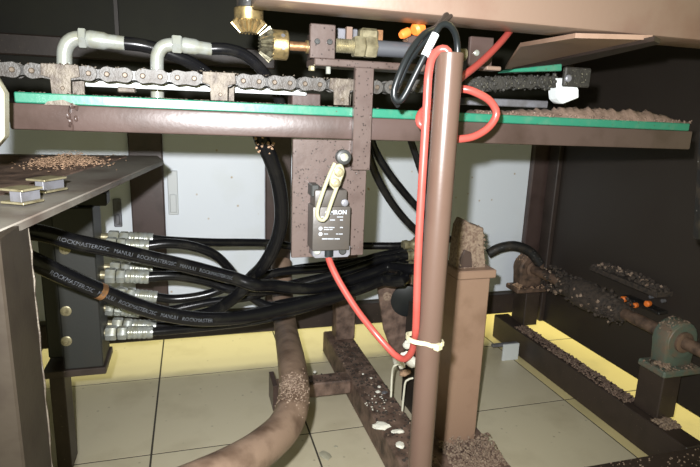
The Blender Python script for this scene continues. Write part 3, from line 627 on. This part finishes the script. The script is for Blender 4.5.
def curve_text(txt, path, start, r, size, parent, ang0=0.0, flip=False):
    cum = [0.0]
    for i in range(1, len(path)): cum.append(cum[-1] + (path[i] - path[i - 1]).length)
    def fn(x, y):
        s_ = min(max(start + x, 0), cum[-1] - 1e-5); i = 0
        while cum[i + 1] < s_: i += 1
        u = (s_ - cum[i]) / (cum[i + 1] - cum[i]); p = path[i].lerp(path[i + 1], u)
        tg = ((path[min(i + 2, len(path) - 1)] - path[max(i - 1, 0)])).normalized()
        out = V(-.1, -1, .25); out = (out - tg * out.dot(tg)).normalized(); up = out.cross(tg) * (1 if out.cross(tg).z > 0 else -1)
        an = (y - size * .35) / r + ang0
        return p + (out * math.cos(an) + up * math.sin(an)) * (r + .00025)
    return text_on('lettering', txt, size, 'hose_print', parent, fn, .0)
GH = 'hoses of the valve block'
QUEUE = []
def hose(label, pts, r, text=None, tstart=.02, tsize=.009, group=GH, extra=None):
    QUEUE.append(dict(label=label, path=smooth_path([at(q[0], q[1], Y=q[2]) for q in pts], .007), r=r, text=text, ts=tstart, size=tsize, group=group, fit=None, extra=extra, pin=0))
def fitted(label, f0, f1, Yf, pts, r, fr):
    """a hose with its crimped steel fitting from pixel f0 (block side) to f1"""
    P = [at(f0[0], f0[1], Y=Yf), at(f1[0], f1[1], Y=Yf)]; d = P[1] - P[0]
    QUEUE.append(dict(label=label, path=smooth_path([P[1] - d * .08] + [at(q[0], q[1], Y=q[2]) for q in pts], .007), r=r, text=None, group=GH, fit=(P, d, fr), extra=None, pin=3))
def build_hoses():
    import numpy as np
    # hoses lie side by side: wherever two would run through each other, lay them apart in depth
    A = [np.array([tuple(p) for p in h['path']]) for h in QUEUE]; D = [np.zeros(len(a)) for a in A]
    for it in range(160):
        for i in range(len(A)):
            for j in range(i + 1, len(A)):
                dv = A[i][:, None, :] - A[j][None, :, :]; ds = np.sqrt((dv ** 2).sum(2)); need = QUEUE[i]['r'] + QUEUE[j]['r'] + .0012
                for a_, b_ in zip(*np.where(ds < need)):
                    m_ = need - ds[a_, b_]; sg = 1 if dv[a_, b_, 1] > 0 else -1
                    D[i][a_] += sg * m_ * .3; D[j][b_] -= sg * m_ * .3
        for i in range(len(A)):
            d = D[i]
            for _ in range(4): d = np.convolve(np.pad(d, 2, mode='edge'), [.1, .2, .4, .2, .1], 'valid')
            d[:QUEUE[i]['pin']] = 0; A[i][:, 1] += d; D[i][:] = 0
    out = []
    for h, a in zip(QUEUE, A):
        path = [Vector(p) for p in a]
        if h['fit']:
            P, d, fr = h['fit']; L = d.length
            t = thing('hydraulic_hose', P[0], h['label'], 'hose', h['group'])
            MB().cyl(P[0] - d.normalized() * .012, P[0] + d * .1, fr * .62, n=14).build('nipple', 'steel_gold', t)
            hexnut(MB(), P[0] + d * .05, d, fr * 1.12, L * .22).build('hex_nut', 'steel', t)
            hexnut(MB(), P[0] + d * .29, d, fr * 1.05, L * .18).build('hex_nut', 'steel', t)
            prof = [(L * .47, fr * .8), (L * .5, fr)]
            for k in range(4): u = .54 + k * .1; prof += [(L * u, fr), (L * (u + .02), fr * .93), (L * (u + .05), fr * .93), (L * (u + .07), fr)]
            prof += [(L, fr * .95)]
            MB().lathe(P[0], d, prof, 18).build('ferrule', 'steel', t)
        else: t = thing('hydraulic_hose', path[0], h['label'], 'hose', h['group'])
        ho = MB().tube(path, h['r'], 14, raw=True).build('hose', 'rubber', t)
        if h['text']: curve_text(h['text'], path, h['ts'], h['r'], h['size'], ho)
        if h['extra']: h['extra'](t, path)
fitted('top hose of the valve block running straight behind the vertical hose', (106, 237), (153, 239), 1.02, [(175, 241, 1.03), (215, 242.5, 1.06), (265, 243, 1.09), (300, 247, 1.10), (340, 246, 1.10), (385, 246, 1.08), (408, 247, 1.06)], .0082, .0115)
fitted('hose from the second fitting down bending sharply downward near the vertical hose', (104, 244), (149, 246), .985, [(170, 243.5, .99), (195, 247, 1.0), (215, 255, 1.01), (230, 270, 1.03), (245, 292, 1.05), (270, 305, 1.06), (310, 300, 1.07), (360, 285, 1.07), (405, 266, 1.06)], .0088, .0120)
fitted('hose from the fitting just below the upper thick lettered hose', (108, 267), (153, 269), 1.03, [(175, 274, 1.045), (210, 279, 1.06), (245, 279, 1.07), (300, 268, 1.08), (350, 262, 1.08), (405, 254, 1.06)], .0080, .0108)
fitted('hose from the fitting midway down the block with big crimped ferrule', (103, 275), (149, 277), .985, [(175, 276, .99), (205, 281, 1.0), (235, 289, 1.01), (275, 290, 1.01), (330, 276, 1.01), (375, 262, 1.02), (408, 256, 1.03)], .0090, .0125)
fitted('hose whose fitting peeks out above the lower thick lettered hose', (114, 293), (157, 297), 1.01, [(175, 299, 1.015), (205, 295, 1.015), (240, 284, 1.015), (280, 272, 1.025), (330, 268, 1.04), (375, 258, 1.04), (408, 252, 1.04)], .0085, .0115)
fitted('hose whose fitting is nearly hidden behind the lower thick lettered hose', (104, 308), (140, 312), 1.0, [(165, 311, 1.02), (205, 303, 1.03), (250, 296, 1.04), (300, 282, 1.06), (350, 272, 1.06), (408, 260, 1.05)], .0085, .0110)
fitted('hose from the upper of the two lowest fittings near the floor', (110, 324), (156, 326), 1.03, [(185, 325, 1.04), (230, 318, 1.05), (280, 305, 1.07), (330, 296, 1.08), (370, 284, 1.08), (408, 264, 1.06)], .0080, .0115)
fitted('hose from the lowest fitting of the valve block', (103, 333), (153, 332), .985, [(175, 330, .98), (215, 326, .965), (260, 320, .95), (300, 310, .95), (345, 296, .98), (380, 280, 1.03), (408, 264, 1.03)], .0078, .0120)
hose('upper thick black hose with white lettering crossing from the left post', [(8, 228, .76), (45, 234, .77), (75, 242, .78), (110, 249, .80), (150, 258, .83), (190, 267, .86), (230, 277, .89), (270, 285, .92), (315, 289, .95), (350, 282, .98), (380, 272, 1.0), (406, 262, 1.01)], .0112, text='ROCKMASTER/2SC   MANULI   ROCKMASTER/2SC   MANULI   ROCKMASTER/2SC', tstart=.055, tsize=.0078)
def patch(t, path):
    pc = at(100, 292.5, Y=.778); i0 = min(range(len(path)), key=lambda k: (path[k] - pc).length)
    MB().tube([path[i0 - 1].lerp(path[i0], .4), path[i0], path[i0 + 1].lerp(path[i0], .4)], .0122, 14, raw=True).build('patch', 'copper', t)['label'] = 'red brown rubbed patch'
hose('lower thick black hose with white lettering and a red brown patch', [(8, 250, .72), (35, 262, .73), (65, 276, .75), (100, 291, .78), (135, 305, .81), (165, 314, .83), (200, 319, .85), (235, 318, .88), (270, 312, .91), (310, 302, .94), (350, 290, .97), (385, 276, 1.0), (406, 266, 1.01)], .0118, extra=patch, text='ROCKMASTER/2SC   MANULI   ROCKMASTER/2SC   MANULI   ROCKMASTER', tstart=.05, tsize=.0080)
def crust(t, path):
    g = MB()
    for k in range(30): g.blob(path[2 + k % 3] + V(random.uniform(-.011, .011), -.011, random.uniform(-.008, .008)), random.uniform(.001, .0028), jit=.4)
    g.build('rust_crust', 'sawdust', t, smooth=0)['kind'] = 'stuff'
hose('thick black hose hanging from behind the rail in a vertical curve', [(258, 128, .76), (263, 143, .77), (270, 157, .78), (277, 177, .80), (281, 200, .82), (281, 222, .84), (275, 245, .86), (262, 268, .89), (247, 286, .92), (230, 301, .95), (212, 312, .97), (190, 318, .985)], .0112, extra=crust)
hose('left of the two thin hoses descending right of the hanging plate', [(362, 128, .80), (368, 152, .82), (376, 175, .84), (388, 197, .86), (402, 216, .88), (418, 232, .90), (440, 250, .92)], .0066, group='thin hoses right of the plate')
hose('right of the two thin hoses descending right of the hanging plate', [(366, 120, .83), (374, 148, .84), (388, 172, .86), (402, 190, .88), (415, 205, .90), (432, 222, .92), (450, 240, .94)], .0066, group='thin hoses right of the plate')
hose('thin hose behind the rail just right of the bracket bar', [(405, 118, .80), (410, 138, .80), (416, 156, .81), (424, 180, .82), (434, 206, .85), (441, 232, .90), (443, 256, .98)], .0055, group='thin hoses right of the plate')
build_hoses()
# bundle end fittings
t = thing('hose_coupling', at(412, 258, Y=1.05), 'cluster of dirty steel couplings where the hose bundle ends behind the pipe', 'coupling')
for q, r in (((403, 245), .010), ((404, 256), .011), ((406, 266), .010)):
    p = at(*q, Y=1.05); MB().lathe(p, (1, .1, 0), [(0, r), (.008, r * 1.1), (.012, r * .9), (.02, r * .9), (.024, r * 1.15), (.04, r * 1.1)], 12).build('coupling_end', 'steel_gold', t)
p0, p1 = at(405, 240, Y=1.07), at(440, 274, Y=1.07); MB().box((p0.x + .03, 1.05, p1.z), (p1.x, 1.10, p0.z)).build('block', 'brown_dirty', t, bev=.003)
# bearing bracket plates behind the pipe
t = thing('hanger_bracket', at(392, 350, Y=1.08), 'dirty brown bracket plate with a round hole behind the red cable', 'bracket')
q = [at(x, y, Y=1.08) for x, y in ((377, 282), (412, 268), (414, 372), (400, 372), (384, 330))]
MB().prism([(p.x, p.z) for p in q], (0, 1.08, 0), (1, 0, 0), (0, 0, 1), (0, .008, 0)).build('plate', 'brown_dirty', t, bev=.001)
p = at(387.5, 296.5, Y=1.079); MB().lathe(p + V(0, .0005, 0), (0, -1, 0), [(0, .011), (.002, .010), (.002, .007), (.001, .0065)], 18).build('bushing', 'debris_light', t)
p = at(407, 302, Y=1.06)
MB().lathe(p, (.35, 1, 0), [(0, .018), (.004, .036), (.02, .036), (.022, .028)], 24).build('rubber_disc', 'black', t)
a, b = at(362, 288, Y=1.2), at(378, 300, Y=1.2)
t = thing('wire_lug', at(400, 365, Y=.942), 'white lump with two thin pale wires behind the red cable dip', 'cable')
g = MB()
for q, r in (((398, 360), .013), ((406, 356), .0115), ((408, 345), .0105), ((412, 362), .013), ((402, 366), .008)): g.blob(at(*q, Y=.942), r, (1, .7, .9), .2, 2)
g.build('lump', 'flake', t, smooth=50)
MB().blob(at(405, 373, Y=.942), .0105, (1.2, .8, .6), .2, 2).build('rust_lump', 'sawdust', t, smooth=50)
MB().tube([at(400, 364, Y=.932), at(394, 366, Y=.932), at(392, 375, Y=.942), at(391, 397, Y=.93)], .0021, 8).build('wire', 'wire', t)
MB().tube([at(413, 378, Y=.932), at(406, 381, Y=.932), at(404, 392, Y=.932), at(402, 413, Y=.93)], .0021, 8).build('wire', 'wire', t)
o = MB().box((.455, .955, 0), (.475, 1.07, .25)).build('dark_web', 'panel_dark', bev=.001); tag(o, 'dark upright web plate behind the pipe between middle beam and post', 'plate')

# ================================================================== right shaft with bearings
XS, ZS = .918, .236
t = thing('drive_shaft', (XS, 1.0, ZS), 'rusty dirty drive shaft running back along the right wall', 'shaft')
d = V(0, 1, 0); sy0 = .60
MB().lathe((XS, sy0, ZS), d, [(0, .0125), (.20, .0125), (.205, .0135), (.30, .0135), (.305, .0125), (.70, .0125)], 20).build('shaft', 'rust', t)
MB().lathe((XS, .925, ZS), d, [(0, .019), (.01, .023), (.05, .026), (.055, .030), (.10, .031), (.11, .036), (.15, .034), (.16, .026), (.20, .028), (.21, .022)], 18).build('coupling', 'debris_dark', t)
g = MB()
for k in range(320):
    y = random.uniform(.92, 1.2); an = random.uniform(0, 6.28); r = .026 + random.uniform(-.004, .008)
    g.blob((XS + math.cos(an) * r, y, ZS + math.sin(an) * r), random.uniform(.002, .006), jit=.4)
g.build('dirt_lumps', 'debris_dark', t, smooth=0)['kind'] = 'stuff'
g = MB()
for k in range(26):
    y = random.uniform(.93, 1.2); an = random.uniform(2.2, 4.2); r = .034
    g.blob((XS + math.cos(an) * r, y, ZS + math.sin(an) * r), random.uniform(.002, .005), jit=.4)
g.build('pale_bits', 'debris_light', t, smooth=0)['kind'] = 'stuff'
def pillow(label, y0, y1, zt, m, cx):
    t = thing('pillow_block', (cx, (y0 + y1) / 2, zt), label, 'bearing', 'shaft bearings')
    hw = .048; yc = (y0 + y1) / 2; ht_ = ZS - zt
    box((cx - hw, y0, zt), (cx + hw, y1, zt + .014)).build('base', m, t, bev=.003)
    poly = [(-.034, .014), (.034, .014)]
    for k in range(13): an = -.35 + (math.pi + .7) * k / 12; poly.append((.040 * math.cos(an) * 1.0, ht_ + .040 * math.sin(an)))
    MB().prism(poly, (cx, yc - .018, zt), (1, 0, 0), (0, 0, 1), (0, .036, 0)).build('housing', m, t, bev=.004, seg=2)
    MB().lathe((cx, yc - .026, ZS), (0, 1, 0), [(0, .018), (.001, .021), (.010, .021), (.010, .029)], 22).build('bearing_insert', 'rust', t)
    MB().lathe((cx, yc - .0195, ZS), (0, 1, 0), [(0, .034), (.002, .036)], 22).build('rim', m, t)
    for sx in (-.040, .040): hexnut(MB(), (cx + sx, yc, zt + .014), (0, 0, 1), .0085, .008).build('bolt', 'attach', t)
    g = MB()
    for k in range(110): g.blob((cx + random.uniform(-hw, hw), random.uniform(y0, y1 - .01), zt + .0142), random.uniform(.0007, .0025), jit=.4)
    for k in range(70): an = random.uniform(.9, 2.6); g.blob((cx + .040 * math.cos(an), yc + random.uniform(-.018, .018), ZS + .039 * math.sin(an)), random.uniform(.0008, .0026), jit=.4)
    for k in range(40): g.blob((cx - .03 + random.gauss(0, .008), y0 + .02 + random.gauss(0, .006), zt + .018 + random.uniform(0, .006)), random.uniform(.002, .005), jit=.4)
    g.build('dirt', 'debris_light' if m == 'bearing' else 'sawdust', t, smooth=0)['kind'] = 'stuff'
pillow('near green painted pillow block bearing on the right post', .757, .825, .168, 'bearing', XS)
pillow('far rusty pillow block bearing on the back post', 1.262, 1.325, .168, 'rust', XS)
# black seal behind the far bearing
o = MB().tube([at(488, 254, Y=1.30), at(500, 248, Y=1.29), at(515, 246, Y=1.28), at(530, 252, Y=1.27), at(540, 264, Y=1.26)], .014, 12).build('rubber_boot', 'black_rough'); tag(o, 'black rubber boot arching over the far bearing', 'boot')
# ledge of debris on the right wall and orange bits
t = thing('wall_ledge', (.97, 1.0, .30), 'dark ledge on the right wall heaped with pale grit', 'ledge')
pa, pb_ = at(600, 265, X=.985), at(668, 292, X=.985)
MB().hexa([V(.955, pb_.y, pb_.z - .012), V(1.0, pb_.y, pb_.z - .012), V(1.0, pa.y, pa.z - .012), V(.955, pa.y, pa.z - .012), V(.955, pb_.y, pb_.z), V(1.0, pb_.y, pb_.z), V(1.0, pa.y, pa.z), V(.955, pa.y, pa.z)]).build('ledge', 'debris_dark', t, bev=.001)
g = MB()
for k in range(240):
    u = random.random(); p = pa.lerp(pb_, u); g.blob((random.uniform(.957, .999), p.y, p.z + random.uniform(0, .012) * math.sin(math.pi * u)), random.uniform(.0015, .006), jit=.4)
g.build('grit', 'debris_dark', t, smooth=0)['kind'] = 'stuff'
g = MB()
for k in range(45):
    u = random.random(); p = pa.lerp(pb_, u); g.blob((random.uniform(.957, .985), p.y, p.z + .008 * math.sin(math.pi * u) + .003), random.uniform(.0015, .0045), jit=.4)
g.build('pale_grit', 'debris_light', t, smooth=0)['kind'] = 'stuff'
t = thing('terminal_block', at(640, 300, X=.97), 'small dark terminal with orange caps on the right wall above the shaft', 'terminal')
pa, pb_ = at(622, 294, X=.975), at(660, 312, X=.975)
MB().box((.972, pb_.y, pb_.z), (1.0, pa.y, pa.z - .01)).build('body', 'black_rough', t, bev=.002)
for q, r in (((623, 299), .0075), ((635, 305), .006), ((647, 303.5), .007), ((629, 304), .004)):
    p = at(*q, X=.968); MB().lathe(p + V(.008, 0, 0), (-1, -.2, 0), [(0, r * .8), (.004, r), (.012, r), (.015, r * .6)], 12).build('orange_cap', 'orange', t)
for q in ((650, 297), (662, 301)):
    p = at(*q, X=.968); MB().cyl(p + V(.008, 0, 0), p, .004, n=10).build('screw', 'iron', t)

# ================================================================== small things at left
t = thing('nylon_guide', at(4, 110, Y=.50), 'ivory plastic guide block with cut corners at the left edge', 'block')
q = [at(x, y, Y=.50) for x, y in ((-22, 74), (-7, 74), (4, 93), (4.5, 137), (-7, 150), (-22, 150))]
MB().prism([(p.x, p.z) for p in q], (0, .50, 0), (1, 0, 0), (0, 0, 1), (0, .014, 0)).build('block', 'ivory', t, bev=.001)
def uclip(c0, L, wd, rz, label):
    t = thing('channel_clip', c0, label, 'clip', 'channel clips on the left shelf')
    R = Matrix.Rotation(rz, 3, 'Z'); g = lambda x, y, z: Vector(c0) + R @ V(x, y, z)
    MB().cbox(g(0, 0, .0009), (wd + .007, L, .0018), rz).build('lower_flange', 'steel_gold', t, bev=.0003)
    MB().cbox(g(0, 0, .0112), (wd + .007, L, .0018), rz).build('upper_flange', 'steel_gold', t, bev=.0003)
    MB().cbox(g(.002, .001, .006), (wd - .004, L - .002, .0084), rz).build('core', 'iron', t, bev=.0003)
zc_ = shz + .0018
p = at(27, 203, Z=zc_); uclip(V(p.x - .004, p.y + .004, zc_), .022, .0145, -.5, 'nearer of the two zinc edged channel clips on the left shelf')
p = at(53, 192, Z=zc_); uclip(V(p.x - .006, p.y + .008, zc_), .028, .0125, -.5, 'farther of the two zinc edged channel clips on the left shelf')
g = MB()
for k in range(1500):
    x, y = random.gauss(64, 17), random.gauss(152, 2.2)
    p = at(max(25, min(104, x)), 155, Z=shz); p = V(at(x, 152, Y=.80).x, random.gauss(.80, .035), shz + .002 + abs(random.gauss(0, .004)) * max(0, 1 - abs(x - 64) / 40))
    g.blob(p, random.uniform(.0004, .0014), (1.6, 1, .5), .4)
o = g.build('sawdust_pile', 'sawdust', smooth=0); tag(o, 'tan sawdust pile on the left shelf below the rail', 'debris', kind='stuff')

# ================================================================== debris on the floor frames
g = MB()
for k in range(520):
    y = random.uniform(.72, 1.28); x = random.uniform(.338, .402)
    if random.random() < .35 and y < .9: continue
    g.blob((x, y, .0605), random.uniform(.0008, .0035), (1, 1, .6), .4)
for k in range(60): g.blob((random.uniform(.18, .33), random.uniform(1.075, 1.13), .0605), random.uniform(.0008, .003), (1, 1, .6), .4)
o = g.build('beam_crumbs', 'debris_dark', smooth=0); tag(o, 'dark crumbs strewn along the top of the middle floor beam', 'debris', kind='stuff')
g = MB()
for k in range(90): g.blob((random.uniform(.338, .402), random.uniform(.74, 1.28), .061), random.uniform(.0008, .0026), (1, 1, .6), .4)
o = g.build('pale_crumbs', 'debris_light', smooth=0); tag(o, 'tan crumbs scattered on the middle floor beam', 'debris', kind='stuff')
flakes = [((381, 427), .0125, 'largest white flake on the middle floor beam', (1.4, 1, .35)), ((398, 432), .0075, 'flat oblong white flake right of the largest flake', (1.7, .8, .35)), ((400, 446), .008, 'white flake nearest the viewer on the middle floor beam', (1.2, 1, .4)),
          ((378, 392), .0055, 'white flake lying beside a bluish chip on the middle beam', (1, 1, .4)), ((379, 387), .0040, 'small round white flake just behind the flake pair', (1, 1, .5)), ((371, 378), .003, 'tiny white flake farthest back beside the stub arm joint', (1, 1, .5)), ((363, 374), .0028, 'tiny white flake left of the farthest tiny flake', (1, 1, .5))]
for q, r, lb, sc in flakes:
    p = at(*q, Z=.062); tag(MB().blob((p.x, p.y, .0605 + r * sc[2]), r, sc, .22, 2).build('paint_flake', 'flake', smooth=0), lb, 'flake', 'white flakes on the beam')
p = at(383, 393, Z=.062); tag(MB().blob((p.x + .004, p.y, .063), .006, (1.4, .9, .4), .15, 2).build('paint_flake', 'iron', smooth=0), 'bluish grey chip among the white flakes on the middle beam', 'flake', 'white flakes on the beam')
g = MB()
for k in range(26):
    p = at(random.uniform(364, 386), random.uniform(394, 414), Z=.062); g.blob((p.x, p.y, .0612), random.uniform(.0010, .0024), (1, 1, .5), .25)
tag(g.build('white_crumbs', 'flake', smooth=0), 'tiny white crumbs scattered behind the largest white flake', 'debris', kind='stuff')
for q, r, lb in (((325, 457), .010, 'pale cream chip on the floor tile beside the bent pipe'), ((336, 447), .003, 'small crumb on the floor tile near the middle beam')):
    p = at(*q, Z=0); tag(MB().blob((p.x, p.y, r * .3), r, (1.5, 1, .3), .2, 2).build('floor_chip', 'ivory', smooth=0), lb, 'chip')
for q in ((305, 373), (315, 372)):
    p = at(*q, Z=.062); tag(MB().blob((p.x, p.y, .0625), .006 if q[0] < 310 else .0045, (1.4, .9, .4), .2, 2).build('paint_flake', 'flake', smooth=0), ('left' if q[0] < 310 else 'right') + ' white flake on top of the stub arm', 'flake', 'white flakes on the stub arm')
g = MB(); g2 = MB()
for k in range(1300):
    y = random.uniform(.84, 1.26); x = random.uniform(.870, .908)
    (g if random.random() < .75 else g2).blob((x, y, .0705 + random.uniform(0, .003)), random.uniform(.0008, .0032), (1, 1, .7), .4)
tag(g.build('side_beam_grit', 'grease', smooth=0), 'brown grit heaped on the right floor beam between the posts', 'debris', kind='stuff')
tag(g2.build('side_beam_pebbles', 'debris_light', smooth=0), 'pale grains mixed in the grit on the right floor beam', 'debris', kind='stuff')
g = MB()
for k in range(150): g.blob((random.uniform(.872, .91), random.uniform(.735, .768), .0705 + random.uniform(0, .006)), random.uniform(.0015, .0045), (1, 1, .7), .4)
tag(g.build('post_foot_dirt', 'debris_light', smooth=0), 'dirt heaped at the foot of the near bearing post', 'debris', kind='stuff')
t = thing('floor_bracket', at(508, 355, Z=.02), 'small pale bracket standing on the floor left of the right beam', 'bracket')
a, b = at(504, 345, Y=1.2), at(517, 368, Y=1.2)
MB().box((a.x, 1.2, 0), (b.x, 1.206, a.z)).build('tab', 'white_plastic', t, bev=.001)
MB().box((a.x - .03, 1.206, a.z - .008), (b.x, 1.216, a.z)).build('arm', 'iron', t, bev=.001)
